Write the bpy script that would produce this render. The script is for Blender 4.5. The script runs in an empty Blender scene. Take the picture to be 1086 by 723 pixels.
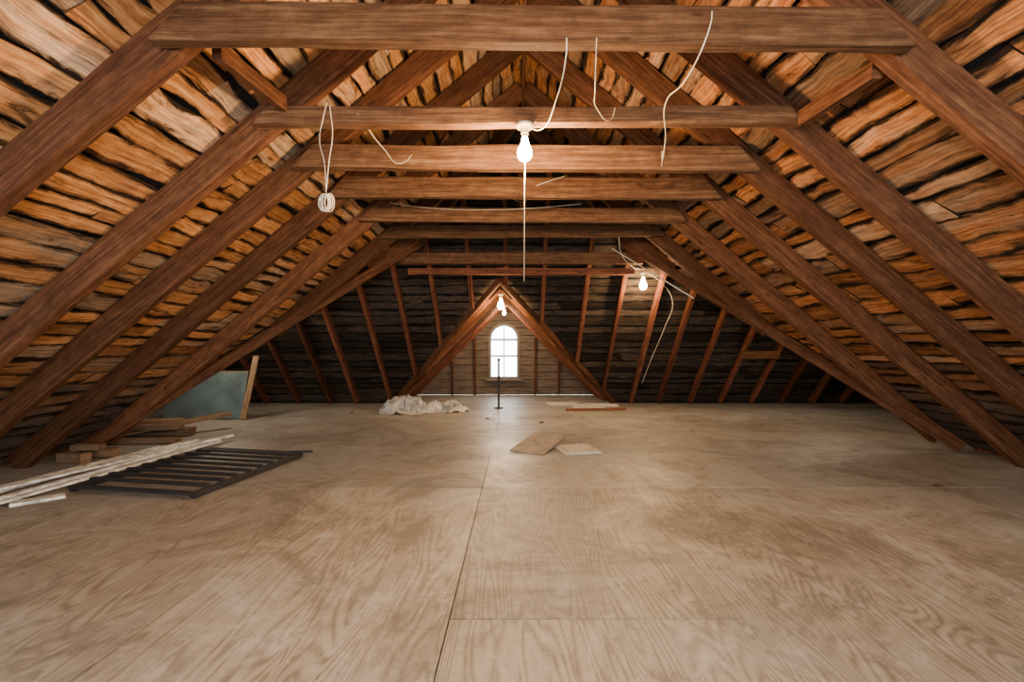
import bpy, bmesh, math, random
from mathutils import Vector, Matrix, noise
random.seed(7)
S=bpy.context.scene
COL=S.collection

# ------------------------------------------------------------ node helpers
def newmat(name):
    m=bpy.data.materials.new(name); m.use_nodes=True
    nt=m.node_tree; b=nt.nodes['Principled BSDF']
    return m,nt,b
def N(nt,t,**kw):
    n=nt.nodes.new(t)
    for k,v in kw.items():
        if k in n.inputs: n.inputs[k].default_value=v
        else: setattr(n,k,v)
    return n
def L(nt,a,b): nt.links.new(a,b)
def ramp(nt,fac,stops,interp='LINEAR'):
    r=nt.nodes.new('ShaderNodeValToRGB'); r.color_ramp.interpolation=interp
    e=r.color_ramp.elements
    while len(e)<len(stops): e.new(0.5)
    for i,(p,c) in enumerate(stops):
        e[i].position=p; e[i].color=(c[0],c[1],c[2],1) if not isinstance(c,(int,float)) else (c,c,c,1)
    L(nt,fac,r.inputs[0]); return r.outputs[0]
def mixc(nt,f,a,b,mode='MIX'):
    m=nt.nodes.new('ShaderNodeMix'); m.data_type='RGBA'; m.blend_type=mode
    if isinstance(f,(int,float)): m.inputs[0].default_value=f
    else: L(nt,f,m.inputs[0])
    for i,v in ((6,a),(7,b)):
        if isinstance(v,tuple): m.inputs[i].default_value=(v[0],v[1],v[2],1)
        else: L(nt,v,m.inputs[i])
    return m.outputs[2]
def math_(nt,op,a,b=None,clamp=False):
    m=nt.nodes.new('ShaderNodeMath'); m.operation=op; m.use_clamp=clamp
    for i,v in ((0,a),(1,b)):
        if v is None: continue
        if isinstance(v,(int,float)): m.inputs[i].default_value=v
        else: L(nt,v,m.inputs[i])
    return m.outputs[0]
def uvmap(nt,sx,sy,rnd=None):
    """UV (metres along / across grain) scaled, offset per piece"""
    uv=N(nt,'ShaderNodeUVMap',uv_map='UVMap')
    mp=nt.nodes.new('ShaderNodeMapping'); mp.inputs['Scale'].default_value=(sx,sy,1)
    L(nt,uv.outputs[0],mp.inputs[0]); return mp.outputs[0]
def tex(nt,vec,scale,detail=4,rough=.55,dist=0):
    n=nt.nodes.new('ShaderNodeTexNoise'); n.inputs['Scale'].default_value=scale
    n.inputs['Detail'].default_value=detail; n.inputs['Roughness'].default_value=rough
    n.inputs['Distortion'].default_value=dist
    L(nt,vec,n.inputs['Vector']); return n.outputs[0]
def bump(nt,b,h,strength=.3,dist=.01):
    n=N(nt,'ShaderNodeBump'); n.inputs['Strength'].default_value=strength; n.inputs['Distance'].default_value=dist
    L(nt,h,n.inputs['Height']); L(nt,n.outputs[0],b.inputs['Normal'])

def wood(name,c_dark,c_mid,c_light,stain=(0.02,.014,.01),stain_amt=.5,rough=.75,vary=.5,grain=(1.2,28),edge=0.0,grey=None,bmp=.5,eave=None):
    m,nt,b=newmat(name)
    v=uvmap(nt,*grain)
    g=tex(nt,v,1.6,6,.6,.4)
    g2=tex(nt,uvmap(nt,5,150),1.0,3,.6)
    g3=tex(nt,uvmap(nt,9,14),1.0,4,.7)
    gg=math_(nt,'ADD',math_(nt,'MULTIPLY',g,.50),math_(nt,'ADD',math_(nt,'MULTIPLY',g2,.25),math_(nt,'MULTIPLY',g3,.25)))
    col=ramp(nt,gg,[(.38,c_dark),(.5,c_mid),(.62,c_light)])
    at=N(nt,'ShaderNodeAttribute',attribute_name='rnd')
    sep=nt.nodes.new('ShaderNodeSeparateColor'); L(nt,at.outputs[0],sep.inputs[0])
    if grey:
        pg=tex(nt,uvmap(nt,.9,3.5),1.7,6,.65,.6)
        pg=math_(nt,'ADD',pg,math_(nt,'MULTIPLY',math_(nt,'SUBTRACT',sep.outputs[2],.5),.45))
        col=mixc(nt,ramp(nt,pg,[(.46,0.0),(.66,.85)]),col,mixc(nt,ramp(nt,gg,[(.38,0.0),(.62,1.0)]),(grey[0]*.4,grey[1]*.38,grey[2]*.36),(grey[0]*1.5,grey[1]*1.5,grey[2]*1.5)))
    br=ramp(nt,sep.outputs[0],[(0,(1-vary,)*3),(1,(1+vary*.5,)*3)])
    col=mixc(nt,1.0,col,br,'MULTIPLY')
    # blotchy staining
    st=tex(nt,uvmap(nt,1.3,6),1.3,7,.75,1.0)
    lo=.66-stain_amt*.2
    f=ramp(nt,st,[(lo,0.0),(lo+.12,1.0)])
    f=math_(nt,'MULTIPLY',f,min(1,stain_amt*1.6),True)
    if edge>0:
        ef=math_(nt,'MULTIPLY',math_(nt,'ABSOLUTE',math_(nt,'SUBTRACT',sep.outputs[1],.5)),2)
        ef=math_(nt,'ADD',ef,math_(nt,'MULTIPLY',math_(nt,'SUBTRACT',st,.5),2.6))
        e2=ramp(nt,ef,[(1.0-edge,0.0),(1.10,1.0)])
        f=math_(nt,'MAXIMUM',f,e2)
    if eave:     # boards get darker and greyer down at the eaves
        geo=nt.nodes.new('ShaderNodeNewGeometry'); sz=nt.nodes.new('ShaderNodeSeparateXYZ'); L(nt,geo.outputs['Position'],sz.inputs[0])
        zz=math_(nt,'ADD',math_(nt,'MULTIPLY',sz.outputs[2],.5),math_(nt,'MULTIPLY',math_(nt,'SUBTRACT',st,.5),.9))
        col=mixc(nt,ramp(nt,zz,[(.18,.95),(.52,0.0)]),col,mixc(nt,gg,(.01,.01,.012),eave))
    col=mixc(nt,f,col,stain)
    vo=nt.nodes.new('ShaderNodeTexVoronoi'); vo.inputs['Scale'].default_value=1.0
    L(nt,uvmap(nt,2.2,7),vo.inputs['Vector'])
    k=ramp(nt,vo.outputs['Distance'],[(.05,1.0),(.11,0.0)])
    col=mixc(nt,math_(nt,'MULTIPLY',k,.7),col,(c_dark[0]*.45,c_dark[1]*.4,c_dark[2]*.4))
    L(nt,col,b.inputs['Base Color'])
    b.inputs['Roughness'].default_value=rough
    b.inputs['Specular IOR Level'].default_value=.1
    bump(nt,b,gg,bmp,.012)
    return m

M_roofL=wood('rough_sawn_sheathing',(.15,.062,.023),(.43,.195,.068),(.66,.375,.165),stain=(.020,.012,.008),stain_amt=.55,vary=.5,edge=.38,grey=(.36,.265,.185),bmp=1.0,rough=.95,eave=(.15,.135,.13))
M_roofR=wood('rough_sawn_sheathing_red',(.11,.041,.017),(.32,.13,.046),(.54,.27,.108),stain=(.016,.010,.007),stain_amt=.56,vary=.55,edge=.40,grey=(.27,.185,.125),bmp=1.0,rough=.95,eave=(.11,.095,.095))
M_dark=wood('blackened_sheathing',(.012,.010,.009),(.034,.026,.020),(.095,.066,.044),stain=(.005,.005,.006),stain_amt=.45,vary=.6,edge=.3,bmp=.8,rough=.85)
M_raft=wood('rafter_timber',(.036,.014,.007),(.088,.036,.017),(.158,.072,.034),stain=(.016,.008,.006),stain_amt=.42,vary=.4,rough=.85,bmp=.9)
M_tie=wood('collar_tie_timber',(.043,.020,.010),(.095,.046,.022),(.175,.095,.047),stain=(.022,.011,.007),stain_amt=.42,vary=.35,rough=.85,bmp=.9)
M_redr=wood('back_rafter_timber',(.040,.014,.009),(.10,.036,.019),(.18,.072,.036),stain=(.016,.009,.007),stain_amt=.45,vary=.5,rough=.85)
M_scrap=wood('lumber_scrap',(.08,.048,.029),(.15,.093,.054),(.23,.16,.10),stain=(.05,.03,.02),stain_amt=.3)

def flat(name,c,rough=.6,metal=0,nz=0.15,scale=12,**kw):
    m,nt,b=newmat(name)
    tc=nt.nodes.new('ShaderNodeTexCoord')
    n=tex(nt,tc.outputs['Object'],scale,5,.6)
    col=ramp(nt,n,[(.3,tuple(x*(1-nz*2) for x in c)),(.7,tuple(min(1,x*(1+nz)) for x in c))])
    L(nt,col,b.inputs['Base Color']); b.inputs['Roughness'].default_value=rough; b.inputs['Metallic'].default_value=metal
    for k,v in kw.items(): b.inputs[k].default_value=v
    return m
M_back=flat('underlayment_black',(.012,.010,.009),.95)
M_black=flat('black_painted_steel',(.010,.009,.010),.75)
M_white=flat('dirty_white_paint',(.60,.60,.57),.6,nz=.35)
M_wire=flat('wire_insulation',(.60,.53,.40),.5)
M_porc=flat('porcelain',(.42,.36,.28),.35)
M_brass=flat('brass',(.6,.42,.18),.35,1)
M_green=flat('slate_green_panel',(.085,.125,.13),.5,nz=.25,scale=3)
M_plast=flat('plastic_sheeting',(.34,.33,.31),.3,nz=.35,scale=5)
M_card=flat('cardboard',(.36,.335,.29),.8,nz=.12,scale=4)
M_ptop=flat('plywood_offcut_face',(.21,.17,.125),.7,nz=.2,scale=6)
M_frame=flat('window_frame_paint',(.10,.085,.065),.6)

def emis(name,c,s):
    m,nt,b=newmat(name)
    b.inputs['Base Color'].default_value=(1,.9,.8,1)
    b.inputs['Emission Color'].default_value=(*c,1); b.inputs['Emission Strength'].default_value=s
    return m

# plywood
m,nt,b=newmat('plywood_floor')
v=uvmap(nt,.45,3.4)
F=tex(nt,v,1.1,1.8,.45,.25)
ln=math_(nt,'ADD',math_(nt,'MULTIPLY',math_(nt,'SINE',math_(nt,'MULTIPLY',F,190)),.5),.5)
fine=tex(nt,uvmap(nt,5,160),1,3,.6)
geo=nt.nodes.new('ShaderNodeNewGeometry')
big=tex(nt,geo.outputs['Position'],.55,5,.6,.4)
med=tex(nt,geo.outputs['Position'],1.1,12,.78,.9)
spk=tex(nt,geo.outputs['Position'],7,10,.82,.3)
scf=tex(nt,uvmap(nt,1.2,5),2.2,8,.75,1.2)
sy=nt.nodes.new('ShaderNodeSeparateXYZ'); L(nt,geo.outputs['Position'],sy.inputs[0])
c=ramp(nt,ln,[(0,(.105,.080,.053)),(.4,(.192,.160,.118)),(1,(.240,.206,.160))])
c=mixc(nt,ramp(nt,fine,[(.35,0.0),(.7,.5)]),c,(.28,.260,.222))
# dusty grey film, heavier in the trafficked middle/far part of the room
film=math_(nt,'ADD',big,ramp(nt,math_(nt,'MULTIPLY',sy.outputs[1],.1),[(.25,0.0),(.5,.18)]))
c=mixc(nt,ramp(nt,film,[(.46,.0),(.68,.8)]),c,(.225,.222,.208))
c=mixc(nt,ramp(nt,med,[(.50,0.0),(.60,.7)]),c,(.095,.080,.063))
c=mixc(nt,ramp(nt,med,[(.38,.55),(.46,0.0)]),c,(.325,.318,.295))
c=mixc(nt,ramp(nt,scf,[(.56,0.0),(.68,.45)]),c,(.345,.337,.315))
c=mixc(nt,ramp(nt,spk,[(.54,0.0),(.64,.6)]),c,(.085,.072,.058))
c=mixc(nt,ramp(nt,spk,[(.34,.45),(.44,0.0)]),c,(.365,.355,.33))
at=N(nt,'ShaderNodeAttribute',attribute_name='rnd'); sp=nt.nodes.new('ShaderNodeSeparateColor'); L(nt,at.outputs[0],sp.inputs[0])
c=mixc(nt,1.0,c,ramp(nt,sp.outputs[0],[(0,(.80,.80,.80)),(1,(1.10,1.09,1.07))]),'MULTIPLY')
L(nt,c,b.inputs['Base Color'])
L(nt,ramp(nt,med,[(.35,.40),(.65,.6)]),b.inputs['Roughness'])
b.inputs['Specular IOR Level'].default_value=.4
bump(nt,b,math_(nt,'ADD',math_(nt,'MULTIPLY',ln,.3),math_(nt,'ADD',fine,spk)),.25,.004)
M_ply=m

# ------------------------------------------------------------ mesh helpers
def finish(name,bm,mats,parent=None,smooth=False):
    bmesh.ops.recalc_face_normals(bm,faces=bm.faces)
    me=bpy.data.meshes.new(name); bm.to_mesh(me); bm.free()
    for mt in (mats if isinstance(mats,list) else [mats]): me.materials.append(mt)
    if smooth:
        for p in me.polygons: p.use_smooth=True
    o=bpy.data.objects.new(name,me); COL.objects.link(o)
    if parent: o.parent=parent
    return o
def layers(bm):
    uv=bm.loops.layers.uv.get('UVMap') or bm.loops.layers.uv.new('UVMap')
    cl=bm.loops.layers.float_color.get('rnd') or bm.loops.layers.float_color.new('rnd')
    return uv,cl

def add_beam(bm,p0,p1,w,h,up=Vector((0,0,1)),jit=.004,shear=0.0,seg=.25,mi=0):
    """timber from p0 to p1; h along 'up', w sideways; slight waviness; chamfered section"""
    p0=Vector(p0);p1=Vector(p1);d=p1-p0;Ln=d.length;d.normalize()
    side=d.cross(Vector(up)).normalized(); upv=side.cross(d).normalized()
    uv,cl=layers(bm)
    n=max(1,int(Ln/seg)); r=random.random(); ou=random.uniform(0,50); ov=random.uniform(0,50)
    c=min(w,h)*.09
    sec=[(-w/2+c,-h/2),(w/2-c,-h/2),(w/2,-h/2+c),(w/2,h/2-c),(w/2-c,h/2),(-w/2+c,h/2),(-w/2,h/2-c),(-w/2,-h/2+c)]
    per=[0]
    for i in range(8):
        a=sec[i];b_=sec[(i+1)%8]; per.append(per[-1]+math.hypot(a[0]-b_[0],a[1]-b_[1]))
    sd=random.uniform(0,100)
    rings=[]
    for i in range(n+1):
        t=i/n; ring=[]
        for k,(a,b_) in enumerate(sec):
            j=noise.noise_vector(Vector((t*Ln*1.3+sd,k*.9,sd)))*jit
            sh=0
            if shear and (i==0 or i==n): sh=shear*b_*(1 if i==0 else -1)
            ring.append(bm.verts.new(p0+d*(t*Ln+sh)+side*(a+j.x)+upv*(b_+j.y)))
        rings.append(ring)
    def setf(f,us):
        f.material_index=mi
        for lp,(a,b_) in zip(f.loops,us):
            lp[uv].uv=(a+ou,b_+ov); lp[cl]=(r,.5,r,1)
    for i in range(n):
        for k in range(8):
            k2=(k+1)%8
            f=bm.faces.new((rings[i][k],rings[i+1][k],rings[i+1][k2],rings[i][k2]))
            u0=i/n*Ln;u1=(i+1)/n*Ln
            setf(f,[(u0,per[k]),(u1,per[k]),(u1,per[k+1]),(u0,per[k+1])])
    for ring in (rings[0],rings[-1]):
        f=bm.faces.new(ring); setf(f,[(s[0],s[1]) for s in sec])
def beam(name,p0,p1,w,h,mat,up=(0,0,1),parent=None,**k):
    bm=bmesh.new(); add_beam(bm,p0,p1,w,h,Vector(up),**k); return finish(name,bm,mat,parent)

def boards(name,O,sd,td,nrm,slen,t0,t1,mat,bw=.2,gap=(.004,.03),thick=.022,piece=(1.8,3.6),wav=.012,seg=.12,splits=None,parent=None):
    """board sheathing: rows stepping along sd (unit), boards running along td. t0(s),t1(s) row limits (list of intervals allowed)"""
    bm=bmesh.new(); uv,cl=layers(bm)
    O=Vector(O);sd=Vector(sd);td=Vector(td);nrm=Vector(nrm)
    s=0
    while s<slen-.02:
        w=bw*random.uniform(.65,1.3); g=random.uniform(*gap)
        if random.random()<.15: g*=1.8
        a=s+g; b_=min(s+w,slen)
        if b_-a<.03: break
        ivs=splits(a,b_) if splits else [(t0(a),t0(b_),t1(a),t1(b_))]
        for (ta0,tb0,ta1,tb1) in ivs:
            lo=min(ta0,tb0);hi=max(ta1,tb1)
            if hi-lo<.05: continue
            cuts=[0.]
            tot=hi-lo; cur=random.uniform(.5,piece[1])
            while cur<tot-.4: cuts.append(cur/tot); cur+=random.uniform(*piece)
            cuts.append(1.)
            for ci in range(len(cuts)-1):
                f0=cuts[ci]+(0.006/tot if ci else 0); f1=cuts[ci+1]
                plen=(f1-f0)*tot; n=max(1,int(plen/seg)); r=random.random(); r2=random.random()
                ou=random.uniform(0,90);ov=random.uniform(0,90)
                off=random.uniform(0,.012); sdv=random.uniform(0,200); tilt=random.uniform(-.008,.008)
                prev=None
                for i in range(n+1):
                    f=f0+(f1-f0)*i/n
                    ja=noise.noise(Vector((f*tot*2.2,sdv,0)))*wav+noise.noise(Vector((f*tot*7,sdv,3)))*wav*.8
                    jb=noise.noise(Vector((f*tot*2.2,sdv,7)))*wav+noise.noise(Vector((f*tot*7,sdv,9)))*wav*.8
                    bow=noise.noise(Vector((f*tot*.8,sdv,5)))*.006
                    pa=O+sd*(a+ja)+td*(ta0+(ta1-ta0)*f); pb=O+sd*(b_+jb)+td*(tb0+(tb1-tb0)*f)
                    vs=[bm.verts.new(pa+nrm*(off+bow+tilt)),bm.verts.new(pb+nrm*(off+bow-tilt)),
                        bm.verts.new(pb+nrm*(off+bow-tilt-thick)),bm.verts.new(pa+nrm*(off+bow+tilt-thick))]
                    u=(f-f0)*tot
                    if prev:
                        for k in range(4):
                            k2=(k+1)%4
                            fc=bm.faces.new((prev[0][k],vs[k],vs[k2],prev[0][k2]))
                            vv=[0,b_-a,b_-a+.02,-.02]
                            gg=[0,1,1,0]
                            for lp,(uu,kk) in zip(fc.loops,((prev[1],k),(u,k),(u,k2),(prev[1],k2))):
                                lp[uv].uv=(uu+ou,vv[kk]+ov); lp[cl]=(r,gg[kk],r2,1)
                    else:
                        fc=bm.faces.new(vs)
                        for lp in fc.loops: lp[uv].uv=(ou,ov); lp[cl]=(r,0,r2,1)
                    prev=(vs,u)
                fc=bm.faces.new(prev[0][::-1])
                for lp in fc.loops: lp[uv].uv=(ou,ov); lp[cl]=(r,0,r2,1)
        s+=w
    return finish(name,bm,mat,parent)
def poly(name,pts,mat,parent=None):
    bm=bmesh.new(); bm.faces.new([bm.verts.new(Vector(p)) for p in pts]); return finish(name,bm,mat,parent)

# ------------------------------------------------------------ room geometry (metres, floor z=0, camera at y=0)
X0=.07; RZ=4.21; K=.84; A=math.atan(K); BW=RZ/K
YB=-1.6; YF=9.5; KB=1.1; XW=8.5
VX,VY=1.6,6.9                   # top of valley (x from ridge axis, y)
VZ=RZ-K*VX
VK=(6.9-5.0)/(BW-1.6)
def y_end(x):                   # far limit of the main slopes
    return 5.67+.764*x if x<VX else VY-VK*(x-VX)
cA,sA=math.cos(A),math.sin(A)

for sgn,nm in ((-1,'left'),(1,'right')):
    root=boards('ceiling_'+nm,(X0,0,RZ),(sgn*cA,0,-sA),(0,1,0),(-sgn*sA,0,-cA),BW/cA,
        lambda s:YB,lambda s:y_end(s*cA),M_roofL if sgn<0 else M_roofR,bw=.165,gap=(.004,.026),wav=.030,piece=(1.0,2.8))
    # tar paper backing right behind the boards
    h=.05/cA
    def up(x,y,z): return (X0+sgn*x,y,z+h)
    bx=BW+.06
    poly('underlayment',[up(0,YB,RZ),up(0,5.67,RZ),up(VX,VY,VZ),up(bx,5.0-.03,RZ-K*bx),up(bx,YB,RZ-K*bx)],M_back,parent=root)

# back slope (with opening for dormer)
DX=-.27; DZ=2.30; DH=DZ       # dormer apex height, 45deg
AB=math.atan(KB); cB,sB=math.cos(AB),math.sin(AB)
def splits_back(a,b_):
    za,zb=RZ-a*sB,RZ-b_*sB
    def lim(z): return XW if z<VZ else max(0,(RZ-z)/K)
    la,lb=lim(za),lim(zb)
    if min(la,lb)<VX and max(la,lb)>VX+1: la=lb=min(la,lb)
    if zb<DZ:
        ha=max(0,DH-za);hb=max(0,DH-zb)
        return [(X0-la,X0-lb,DX-ha,DX-hb),(DX+ha,DX+hb,X0+la,X0+lb)]
    return [(X0-la,X0-lb,X0+la,X0+lb)]
ytop=YF-RZ/KB
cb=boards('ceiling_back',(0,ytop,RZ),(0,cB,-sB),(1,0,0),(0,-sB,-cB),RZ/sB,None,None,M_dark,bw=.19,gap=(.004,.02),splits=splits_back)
def yb(z): return YF-z/KB
e=.05
def bo(x,z): return (x,yb(z)+e*sB,z+e*cB)
poly('underlayment',[bo(-XW,-.12),bo(DX-DH-.1,-.12),bo(DX,DZ),bo(DX,VZ),bo(-XW,VZ)],M_back,cb)
poly('underlayment',[bo(XW,-.12),bo(DX+DH+.1,-.12),bo(DX,DZ),bo(DX,VZ),bo(XW,VZ)],M_back,cb)
poly('underlayment',[bo(X0-VX-.1,VZ),bo(X0+VX+.1,VZ),bo(X0,RZ+.05)],M_back,cb)

# cross wings: near slope + end walls
AW=math.atan2(VZ,VY-5.0); cW,sW=math.cos(AW),math.sin(AW)
for sgn,nm in ((-1,'left'),(1,'right')):
    def sp_(a,b_,sgn=sgn):
        xa=(RZ-(VZ-a*sW))/K; xb=(RZ-(VZ-b_*sW))/K
        if sgn>0: return [(X0+xa,X0+xb,XW,XW)]
        return [(-XW,-XW,X0-xa,X0-xb)]
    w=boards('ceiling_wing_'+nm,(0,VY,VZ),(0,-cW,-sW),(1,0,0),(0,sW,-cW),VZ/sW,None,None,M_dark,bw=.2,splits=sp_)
    poly('underlayment',[(X0+sgn*VX,VY-.05*sW,VZ+.06),(sgn*XW,VY-.05*sW,VZ+.06),(sgn*XW,5-.06,-.0),(X0+sgn*(BW-.05),5-.06,-.0)],M_back,w)
    # sill plates closing the eaves
    beam('sill_plate',(X0+sgn*(BW+.0),YB,.045),(X0+sgn*(BW+.0),5.05,.045),.06,.08,M_redr,jit=0,parent=w)
    beam('sill_plate',(X0+sgn*(BW-.06),4.96,.045),(sgn*(XW),4.96,.045),.06,.08,M_redr,jit=0,parent=w)
    def se(a,b_):
        za,zb=VZ-a,VZ-b_
        f=lambda z:(5.0+(VY-5.0)*z/VZ)
        return [(f(za),f(zb),yb(za),yb(zb))]
    w=boards('wall_'+nm,(sgn*XW,0,VZ),(0,0,-1),(0,1,0),(-sgn,0,0),VZ,None,None,M_dark,bw=.2,splits=se)
    poly('underlayment',[(sgn*(XW+.05),VY,VZ),(sgn*(XW+.05),5,0),(sgn*(XW+.05),YF,0)],M_back,w)

# dormer slopes
YG=11.2
for sgn,nm in ((-1,'left'),(1,'right')):
    q=math.sqrt(.5)
    def sd_(a,b_):
        za,zb=DZ-a*q,DZ-b_*q
        return [(yb(za),yb(zb),YG,YG)]
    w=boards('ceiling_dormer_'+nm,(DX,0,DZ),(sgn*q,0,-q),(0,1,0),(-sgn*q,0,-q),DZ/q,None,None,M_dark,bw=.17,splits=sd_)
    poly('underlayment',[(DX,yb(DZ)-.02,DZ+.06),(DX,YG,DZ+.06),(DX+sgn*(DH+.06),YG,.0),(DX+sgn*(DH+.06),YF+.02,.0)],M_back,w)

# gable wall with arched window opening
WX=-.31; WW=.325; WZ0=.42; WZS=1.37   # half width, sill, spring line
def arch(x,hw,z0,zs,n=16):
    pts=[(x-hw,z0),(x+hw,z0)]
    for i in range(n+1):
        a=math.pi*i/n; pts.append((x+hw*math.cos(a),zs+hw*math.sin(a)))
    return pts
def plate(name,loops,y,th,mat,parent=None):
    cu=bpy.data.curves.new(name,'CURVE'); cu.dimensions='2D'; cu.fill_mode='BOTH'; cu.extrude=th/2
    for pts in loops:
        s=cu.splines.new('POLY'); s.points.add(len(pts)-1)
        for p,(a,b_) in zip(s.points,pts): p.co=(a,b_,0,1)
        s.use_cyclic_u=True
    o=bpy.data.objects.new(name,cu); COL.objects.link(o)
    dg=bpy.context.evaluated_depsgraph_get(); me=bpy.data.meshes.new_from_object(o.evaluated_get(dg))
    bpy.data.objects.remove(o)
    me.transform(Matrix.Translation((0,y,0))@Matrix.Rotation(math.pi/2,4,'X'))
    me.materials.clear(); me.materials.append(mat)
    o=bpy.data.objects.new(name,me); COL.objects.link(o)
    if parent:o.parent=parent
    return o
# dark board wall material using object coords
def gable_mat(name,ca,cb_):
    mw,nt,b=newmat(name)
    tc=nt.nodes.new('ShaderNodeTexCoord'); sx=nt.nodes.new('ShaderNodeSeparateXYZ'); L(nt,tc.outputs['Object'],sx.inputs[0])
    fr=math_(nt,'FRACT',math_(nt,'MULTIPLY',sx.outputs[2],5.5))
    gp=ramp(nt,fr,[(.0,0.0),(.06,1.0),(.95,1.0),(1,0.0)])
    mp=nt.nodes.new('ShaderNodeMapping'); mp.inputs['Scale'].default_value=(1,1,12); L(nt,tc.outputs['Object'],mp.inputs[0])
    cc=ramp(nt,tex(nt,mp.outputs[0],2.5,5),[(.35,ca),(.7,cb_)])
    cc=mixc(nt,gp,(.003,.003,.003),cc); L(nt,cc,b.inputs['Base Color']); b.inputs['Roughness'].default_value=.8
    bump(nt,b,gp,.6,.02)
    return mw
mw=gable_mat('gable_boards',(.035,.026,.02),(.13,.09,.06))
plate('wall_back',[[(DX-DH-.1,0),(DX+DH+.1,0),(DX,DZ+.1)],arch(WX,WW,WZ0,WZS)],YG,.1,mw)
# wall behind the camera ; opening added to let daylight in and keep the sides darker
plate('wall_front',[[(X0-BW-.1,-.02),(X0+BW+.1,-.02),(X0,RZ+.06)],[(-2.1,.15),(2.3,.15),(2.3,2.25),(1.3,2.95),(-1.1,2.95),(-2.1,2.25)]],YB-.06,.1,gable_mat('front_gable_boards',(.10,.06,.035),(.3,.19,.11)))
# window
win=bpy.data.objects.new('window_1',None); COL.objects.link(win)
plate('casing',[arch(WX,WW+.05,WZ0-.06,WZS),arch(WX,WW-.015,WZ0+.03,WZS)],YG-.085,.05,M_frame,win)
for (x,z,w,h) in ((WX,WZS-.42,2*WW,.04),(WX,WZS-.02,2*WW,.05)):
    beam('rail',(x-w/2,YG-.03,z),(x+w/2,YG-.03,z),.04,h,M_frame,parent=win,jit=0)
beam('muntin',(WX,YG-.03,WZ0),(WX,YG-.03,WZS+WW-.03),.03,.026,M_frame,up=(1,0,0),parent=win,jit=0)
beam('sill',(WX-WW-.12,YG-.12,WZ0-.05),(WX+WW+.12,YG-.12,WZ0-.05),.12,.04,M_frame,parent=win,jit=0)

# ------------------------------------------------------------ floor sheets
bm=bmesh.new(); uv,cl=layers(bm)
def sheet(x0,x1,y0,y1,alongx):
    gl=.0028 if abs(x0+.28)<.01 else .0014; gr=.0028 if abs(x1+.28)<.01 else .0014
    ga=.007 if abs(y0-3.68)<.01 else .003; gb=.007 if abs(y1-3.68)<.01 else .003
    x0+=gl;x1-=gr;y0+=ga;y1-=gb
    r=random.random(); ou=random.uniform(0,90);ov=random.uniform(0,90); dz=random.uniform(-.0015,0)
    b4=[bm.verts.new((x,y,dz)) for x,y in ((x0,y0),(x1,y0),(x1,y1),(x0,y1))]
    b5=[bm.verts.new((v.co.x,v.co.y,-.018)) for v in b4]
    fs=[bm.faces.new(b4)]+[bm.faces.new((b4[i],b5[i],b5[(i+1)%4],b4[(i+1)%4])) for i in range(4)]
    for f in fs:
        for lp in f.loops:
            c=lp.vert.co
            lp[uv].uv=((c.x if alongx else c.y)+ou,(c.y if alongx else c.x)+ov); lp[cl]=(r,.5,.5,1)
x=-.28-1.22*4
while x<5.2:
    right=x>=-.29
    ys=[YB,-.55,1.89,3.68] if right else [YB,1.24,3.68]
    if right and int(round((x+.28)/1.22))%2==1: ys=[YB,.6,3.68]
    for a,b_ in zip(ys[:-1],ys[1:]): sheet(max(x,-5.1),min(x+1.22,5.2),a,b_,False)
    x+=1.22
y=3.68; row=0
while y<11.1:
    y2=min(y+1.22,11.15)
    lim=(-5.3,5.4) if y<4.8 else ((-8.5,8.5) if y<9 else (DX-2.4,DX+2.4))
    if y<9.5<y2: y2=9.5; lim=(-8.5,8.5)
    x=-.28-1.22*(1 if row%2 else 2)-2.44*5
    while x<lim[1]:
        a=max(x,lim[0]);b_=min(x+2.44,lim[1])
        if b_-a>.05: sheet(a,b_,y,y2,True)
        x+=2.44
    y=y2; row+=1
fl=finish('floor',bm,M_ply)
poly('subfloor',[(-XW,YB,-.02),(XW,YB,-.02),(XW,YG,-.02),(-XW,YG,-.02)],M_back,fl)

# ------------------------------------------------------------ framing
frames=[-1.1,-.3,.5,1.3,2.11,2.92,3.52,4.22,5.05,5.86]
RD=.18; RWd=.085
off=Vector((0,0,-.115/cA))
def rp(sgn,x,y): return Vector((X0+sgn*x,y,RZ-K*x))+off
for y in frames+[6.45]:
    for sgn in (-1,1):
        yy=y+.085
        x0=.02 if yy<5.67 else (yy-5.67)/.764+.05
        x1=BW-.20
        if yy>5.0: x1=min(x1,VX+(VY-yy)/VK-.1)
        beam('rafter',rp(sgn,x0,yy),rp(sgn,x1,yy),RWd,RD,M_raft,up=(0,0,1),jit=.014)
ties=[(2.11,2.600,.17,1.67),(2.92,2.60,.115,1.70),(3.52,2.585,.18,1.71),(4.22,2.605,.185,1.73),(5.05,2.60,.15,1.74),(5.86,2.63,.16,1.75)]
for y,z,h,l in ties:
    dz=random.uniform(-.015,.015)
    if y<2.2: dz=.015
    beam('collar_tie',(X0-l,y-.01,z+dz),(X0+l,y-.01,z-dz),.07,h,M_tie,jit=.014,shear=.9)
for y in (-1.1,-.3,.5,1.3):
    beam('collar_tie',(X0-1.70,y-.01,2.605),(X0+1.70,y-.01,2.605),.07,.17,M_tie,jit=.012,shear=.8)
beam('ridge_board',(X0,YB,RZ-.17),(X0,5.7,RZ-.17),.035,.2,M_raft)
beam('king_post',(X0,5.6,2.75),(X0,5.6,RZ-.15),.1,.1,M_raft,up=(0,1,0))
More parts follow.
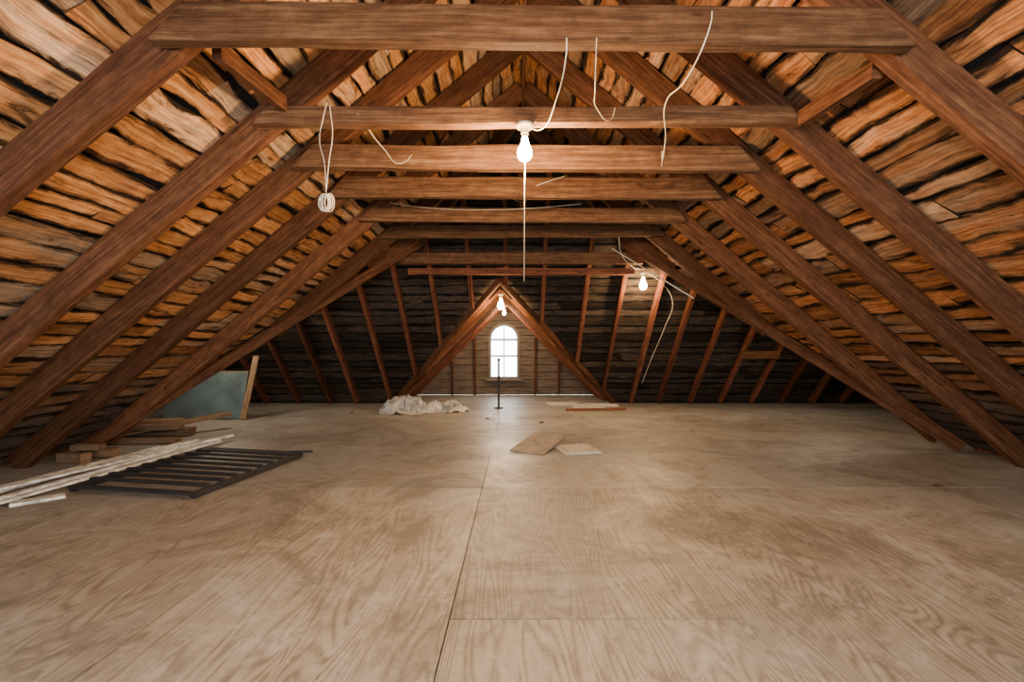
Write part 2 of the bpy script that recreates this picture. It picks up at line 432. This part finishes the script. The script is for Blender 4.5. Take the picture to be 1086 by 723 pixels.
# hips and valleys
for sgn in (-1,1):
    a=Vector((X0,5.62,RZ-.16)); b_=Vector((X0+sgn*VX,VY-.03,VZ-.16)); c=Vector((X0+sgn*(BW-.2),5.02,.06))
    beam('hip_rafter',a,b_,.06,.18,M_raft)
    beam('valley_rafter',b_+Vector((-sgn*.05,0,0)),c,.06,.13,M_raft,jit=.012)
    beam('valley_rafter',b_+Vector((-sgn*.16,-.16,.02)),c+Vector((-sgn*.14,-.16,0)),.05,.11,M_raft,jit=.012)
    beam('wing_ridge_beam',(X0+sgn*1.7,VY,VZ-.14),(sgn*(XW-.05),VY,VZ-.14),.05,.16,M_redr)
# header beams at the junction
beam('header_beam',(X0-1.85,6.95,2.50),(X0+1.85,6.95,2.50),.09,.17,M_tie,jit=.012)
beam('header_beam',(X0-1.75,7.05,2.32),(X0+1.75,7.05,2.32),.06,.10,M_redr,jit=.012)
# back rafters
nb=Vector((0,-sB,-cB))
x=-8.2
while x<8.3:
    xx=x+random.uniform(-.05,.05)
    zt=VZ-.1 if abs(xx-X0)>VX else RZ-K*abs(xx-X0)-.1
    zb=max(0.0,DH-abs(xx-DX)) if abs(xx-DX)<DH else 0.0
    zb+=.08
    p0=Vector((xx,yb(zb),zb))+nb*.08; p1=Vector((xx,yb(zt),zt))+nb*.08
    if zb<.1: p0.z=max(p0.z,.03)
    beam('roof_rafter',p1,p0,.065,.13,M_redr,jit=.008)
    x+=.62
# dormer framing
for sgn in (-1,1):
    a=Vector((DX,yb(DZ)+.02,DZ))+nb*.1; c=Vector((DX+sgn*(DH-.02),YF-.05,.05))+nb*.06
    beam('dormer_valley_rafter',a,c,.06,.10,M_raft,jit=.008)
    y=7.7
    while y<11.0:
        zl=max(.05,(YF-y)*KB)
        beam('dormer_rafter',(DX+sgn*(.02-0),y,DZ-.11),(DX+sgn*(DZ-zl-.11),y,zl),.035,.10,M_raft if y<9.3 else M_redr)
        y+=.24
for zx in ((DX-1.3),(DX-.75),(DX+.72),(DX+1.3)):
    beam('gable_stud',(zx,YG-.10,.0),(zx,YG-.10,DZ-abs(zx-DX)-.18),.05,.07,M_redr,up=(0,1,0))
beam('blocking',(3.9,7.9,1.02),(4.55,7.9,1.02),.05,.13,M_raft)
beam('brace',(X0-1.56,2.26,2.60),(X0-1.54,2.86,2.66),.05,.09,M_raft)
beam('brace',(X0+1.72,2.26,2.51),(X0+1.72,2.86,2.57),.05,.09,M_raft)
beam('lath_strip',(X0+1.30,6.5,2.55),(X0+2.3,6.1,1.80),.025,.012,M_card)

# ------------------------------------------------------------ bulbs
def lathe(bm,prof,origin,n=24,mi=0):
    O=Vector(origin); rs=[]
    for r,z in prof:
        rs.append([bm.verts.new(O+Vector((r*math.cos(2*math.pi*i/n),r*math.sin(2*math.pi*i/n),z))) for i in range(n)])
    for a,b_ in zip(rs[:-1],rs[1:]):
        for i in range(n):
            f=bm.faces.new((a[i],a[(i+1)%n],b_[(i+1)%n],b_[i])); f.material_index=mi; f.smooth=True
    for r_ in (rs[0],rs[-1]):
        f=bm.faces.new(r_); f.material_index=mi
BULB=[(.010,0),(.013,-.012),(.014,-.022),(.020,-.036),(.0275,-.052),(.0305,-.068),(.029,-.083),(.022,-.096),(.011,-.103),(.002,-.105)]
def bulb(name,x,y,z,col,power,scale=1.25,soft=.06,es=700):
    root=bpy.data.objects.new(name,None); root.location=(x,y,z); COL.objects.link(root)
    bm=bmesh.new(); lathe(bm,[(.055,0),(.057,-.012),(.05,-.022),(.03,-.03),(.024,-.05),(.023,-.062),(.002,-.062)],(0,0,0)); finish('lampholder',bm,M_porc,root)
    bm=bmesh.new(); lathe(bm,[(.0145,-.055),(.0145,-.078),(.012,-.08)],(0,0,0)); finish('screw_base',bm,M_brass,root)
    bm=bmesh.new(); lathe(bm,[(r*scale,zz*scale-.075) for r,zz in BULB],(0,0,0)); finish('glass_bulb',bm,emis(name+'_glow',(1,.58,.20),es),root)
    ld=bpy.data.lights.new('bulb_light','POINT'); ld.energy=power; ld.color=col; ld.shadow_soft_size=soft
    lo=bpy.data.objects.new('bulb_light',ld); COL.objects.link(lo); lo.parent=root; lo.location=(0,0,-.29)
    return root
W1=(1,.61,.30)
bulb('fill_bulb',X0-.02,2.86,2.53,W1,280,scale=1.5,es=350)
bulb('fill_bulb',DX,7.75,DZ-.24,(1,.58,.26),150,scale=1.9,es=120)
bulb('fill_bulb',2.0,7.2,2.33,(1,.62,.31),200,scale=1.9,es=120)
bulb('fill_bulb',X0,.45,2.52,W1,130)  # added fill lamp overhead, out of view
bulb('fill_bulb',-4.6,6.95,1.95,(1,.82,.62),70,soft=.25,es=100)  # added fill lamp, hidden in the left wing
bulb('fill_bulb',4.8,6.95,1.95,(1,.82,.62),35,soft=.25,es=100)  # added fill lamp, hidden in the right wing
bulb('fill_bulb',DX,9.9,DZ-.24,(1,.70,.40),110,es=100)  # extra dormer lamp, added to brighten the far end

# ------------------------------------------------------------ wires
def wire(name,pts,r=.004,mat=M_wire,parent=None):
    cu=bpy.data.curves.new(name,'CURVE'); cu.dimensions='3D'; cu.bevel_depth=r; cu.bevel_resolution=2
    s=cu.splines.new('BEZIER'); s.bezier_points.add(len(pts)-1)
    for p,c in zip(s.bezier_points,pts): p.co=c; p.handle_left_type=p.handle_right_type='AUTO'
    o=bpy.data.objects.new(name,cu); cu.materials.append(mat); COL.objects.link(o)
    if parent:o.parent=parent
    return o
wire('electrical_cable',[(.225,2.05,2.52),(.225,2.07,2.46),(.20,2.3,2.38),(.14,2.7,2.42),(.09,2.82,2.50),(.12,2.86,2.55)],.003)
wire('electrical_cable',[(.88,2.05,2.64),(.87,2.04,2.58),(.83,2.1,2.45),(.85,2.6,2.52),(.98,3.0,2.50),(1.05,3.3,2.45),(1.1,3.44,2.55),(1.1,3.45,2.62)],.003)
wire('electrical_cable',[(.36,2.05,2.52),(.38,2.2,2.42),(.46,2.6,2.49),(.60,2.86,2.57),(.62,2.87,2.64)],.002)
wire('electrical_cable',[(.44,4.16,2.7),(.2,4.16,2.62),(-.02,4.5,2.62),(.1,5.0,2.72)],.0025)
wire('electrical_cable',[(-1.38,4.99,2.72),(-1.0,4.96,2.66),(-.4,4.94,2.63),(.2,4.94,2.65),(.7,4.96,2.70)],.0035)
wire('electrical_cable',[(-1.0,2.87,2.6),(-.92,3.1,2.50),(-.85,3.46,2.54),(-.8,3.47,2.6)],.002)
wire('electrical_cable',[(2.0,7.2,2.35),(2.35,7.4,2.2),(2.62,7.65,1.9),(2.60,8.0,1.5),(2.5,8.5,.9),(2.45,8.9,.45)],.004)
wire('electrical_cable',[(1.3,5.82,2.6),(1.4,6.1,2.4),(1.6,6.4,2.3),(1.9,7.0,2.35),(2.0,7.15,2.38)],.004)
# coiled cable hanging from the second tie
root=bpy.data.objects.new('cable_coil',None); COL.objects.link(root)
wire('lead',[(-1.19,2.85,2.66),(-1.21,2.84,2.55),(-1.23,2.84,2.42),(-1.20,2.84,2.28),(-1.19,2.84,2.12)],.0025,parent=root)
wire('lead_2',[(-1.17,2.85,2.64),(-1.15,2.84,2.45),(-1.17,2.84,2.30),(-1.19,2.84,2.10)],.0025,parent=root)
for k in range(7):
    pts=[]
    cx,cz=-1.19+random.uniform(-.012,.012),2.045+random.uniform(-.02,.02); ry=random.uniform(.025,.045);rz=random.uniform(.04,.06)
    for i in range(9):
        a=2*math.pi*i/8; pts.append((cx+ry*math.cos(a),2.84+.008*(k-2),cz+rz*math.sin(a)))
    wire('loop_%d'%k,pts,.003,parent=root)
wire('pull_string',[(.055,2.89,2.48),(.05,2.89,2.1),(.047,2.89,1.55)],.0012)

# ------------------------------------------------------------ floor objects
def box_into(bm,c,s,rot=0,tilt=(0,0),mi=0,bev=0):
    r=bmesh.ops.create_cube(bm,size=1)
    M=Matrix.Translation(c)@Matrix.Rotation(rot,4,'Z')@Matrix.Rotation(tilt[0],4,'X')@Matrix.Rotation(tilt[1],4,'Y')@Matrix.Diagonal((*s,1))
    bmesh.ops.transform(bm,matrix=M,verts=r['verts'])
# black metal railing lying flat
bm=bmesh.new()
C=[Vector((-3.50,3.58,0)),Vector((-2.42,3.40,0)),Vector((-2.24,4.72,0)),Vector((-3.34,4.95,0))]
def bar(a,b_,z,w=.03,h=.03): add_beam(bm,a+Vector((0,0,z)),b_+Vector((0,0,z)),w,h,Vector((0,0,1)),jit=0,seg=3)
bar(C[0],C[3],.025,.05,.045);bar(C[1],C[2],.025,.05,.045)
for i in range(10):
    t=i/9; bar(C[0].lerp(C[3],t),C[1].lerp(C[2],t),.06 if i not in(0,9) else .04,.055 if i in (0,9) else .042,.022)
bar(C[1].lerp(C[2],.97)+Vector((-.2,0,0)),C[2]+Vector((.12,.0,0)),.06,.03,.02)
finish('metal_railing',bm,M_black)
# long white trim strips
bm=bmesh.new()
for i in range(6):
    x=-4.10+.10*i; z=.012+.012*(i%3)
    add_beam(bm,Vector((x-.10+random.uniform(-.02,.02),2.5+random.uniform(0,.3),z)),Vector((x+.08+random.uniform(-.03,.03),5.2+random.uniform(-.1,.5),z)),.045,.02,Vector((0,0,1)),jit=.002)
add_beam(bm,Vector((-4.0,3.0,.06)),Vector((-3.50,5.6,.06)),.05,.02,Vector((0,0,1)),jit=.002)
add_beam(bm,Vector((-3.75,2.7,.04)),Vector((-3.62,5.0,.06)),.05,.02,Vector((0,0,1)),jit=.002)
finish('trim_strip_bundle',bm,M_white)
# lumber offcuts
bm=bmesh.new()
add_beam(bm,(-4.50,4.50,.05),(-4.22,4.46,.05),.1,.1,Vector((0,0,1)))
add_beam(bm,(-4.50,4.70,.05),(-4.16,4.72,.05),.12,.09,Vector((0,0,1)))
add_beam(bm,(-4.48,4.60,.13),(-4.22,4.64,.13),.1,.06,Vector((0,0,1)))
finish('lumber_offcut_pile',bm,M_scrap)
bm=bmesh.new()
for (a,b_) in (((-5.6,5.7,.03),(-4.2,5.9,.03)),((-5.7,6.0,.03),(-4.4,6.2,.03)),((-5.3,5.9,.09),(-4.5,6.0,.09)),((-5.6,5.75,.15),(-4.6,6.3,.14)),((-4.9,5.5,.07),(-4.1,6.5,.2)),((-5.5,5.4,.03),(-5.0,6.6,.03)),((-5.2,5.35,.03),(-4.05,5.45,.03)),((-5.0,5.6,.14),(-4.2,5.7,.14))):
    add_beam(bm,a,b_,.14,.05,Vector((0,0,1)))
finish('lumber_pile',bm,M_scrap)
bm=bmesh.new(); add_beam(bm,(-3.62,3.25,.012),(-3.42,3.45,.012),.1,.02,Vector((0,0,1))); finish('white_block',bm,M_white)
# leaning green panel with frame
root=bpy.data.objects.new('leaning_panel',None); COL.objects.link(root)
bm=bmesh.new(); box_into(bm,(-5.0,7.33,.38),(1.22,.02,.76),rot=.03,tilt=(math.radians(-16),math.radians(0))); finish('sheet',bm,M_green,root)
beam('edge_batten',(-5.62,7.42,.75),(-4.39,7.46,.75),.03,.02,M_scrap,parent=root)
beam('leaning_plank',(-4.32,7.18,.01),(-4.36,7.62,1.0),.09,.03,M_scrap,up=(0,1,0))
# crumpled plastic
def crumple(name,cx,cy,sx,sy,h,mat,seed):
    bm=bmesh.new(); n=80; g=[]
    for j in range(n+1):
        row=[]
        for i in range(n+1):
            u=i/n*2-1;w=j/n*2-1
            p=Vector((u*sx*2.2,w*sy*2.2,seed))
            rr=math.sqrt(u*u+w*w)+.25*noise.noise(Vector((u*2,w*2,seed)))
            env=max(0,1-rr**2.2)
            rid=1-abs(noise.noise(p*2.2))*2; rid2=1-abs(noise.noise(p*6))*2; rid3=1-abs(noise.noise(p*13))*2
            z=.004+env*h*(.1+.4*abs(rid)+.45*rid2+.22*rid3+.6*noise.noise(p*1.1))
            k=1+.18*noise.noise(Vector((math.atan2(w,u)*1.5,seed,0)))
            row.append(bm.verts.new((cx+u*sx*k+.05*noise.noise(p*4),cy+w*sy*k,max(.003,z))))
        g.append(row)
    for j in range(n):
        for i in range(n):
            u=(i+.5)/n*2-1;w=(j+.5)/n*2-1
            if u*u+w*w+.3*noise.noise(Vector((u*3,w*3,seed)))<1: bm.faces.new((g[j][i],g[j][i+1],g[j+1][i+1],g[j+1][i]))
    for v in [v for v in bm.verts if not v.link_faces]: bm.verts.remove(v)
    return finish(name,bm,mat)
crumple('plastic_sheeting',-1.95,8.1,.50,.40,.30,M_plast,3.1)
crumple('plastic_sheeting',-1.30,8.25,.48,.30,.20,M_plast,9.4)
# plywood scraps on floor
bm=bmesh.new(); box_into(bm,(.26,5.2,.050),(.40,.72,.014),rot=-.45,tilt=(.11,.03)); finish('plywood_scrap',bm,M_ptop)
bm=bmesh.new(); box_into(bm,(.66,5.05,.010),(.42,.5,.01),rot=.2); box_into(bm,(.72,4.93,.022),(.35,.2,.01),rot=.1); finish('cardboard_scrap',bm,M_card)
for (x,y,a,b_,r) in ((.95,9.15,.7,.35,.1),(1.6,9.0,.8,.25,-.2),(1.35,8.6,.6,.2,.05)):
    bm=bmesh.new(); box_into(bm,(x,y,.02),(a,b_,.03),rot=r); finish('cardboard_scrap',bm,M_card)
beam('dark_plank',(.9,8.25,.02),(2.0,8.35,.02),.08,.035,M_redr)
for (x,y) in ((3.4,3.7),(-.5,7.3),(.35,6.9),(-2.9,7.9)):
    bm=bmesh.new(); add_beam(bm,(x,y,.008),(x+.05,y+.03,.008),.02,.014,Vector((0,0,1))); add_beam(bm,(x+.01,y+.03,.008),(x+.06,y-.01,.012),.012,.01,Vector((0,0,1))); finish('wood_chip',bm,M_redr)
# slim black stand pole in front of window
bm=bmesh.new(); lathe(bm,[(.09,0),(.09,.012),(.03,.02),(.022,.03),(.022,.9),(.03,.905),(.03,.94),(.005,.945)],(-.34,8.6,0)); finish('stand_pipe',bm,M_black)

# ------------------------------------------------------------ daylight
w=bpy.data.worlds.new('World'); S.world=w; w.use_nodes=True
bg=w.node_tree.nodes['Background']; bg.inputs[0].default_value=(.90,.96,1,1); bg.inputs[1].default_value=14.0

# ------------------------------------------------------------ camera
cd=bpy.data.cameras.new('camera'); cam=bpy.data.objects.new('camera',cd); COL.objects.link(cam)
cd.lens=16.0; cd.sensor_width=36; cd.clip_start=.02
cam.location=(0,0,1.12); cam.rotation_euler=(math.pi/2,0,0)
cd.shift_x=-5/1086; cd.shift_y=8.5/1086
S.camera=cam
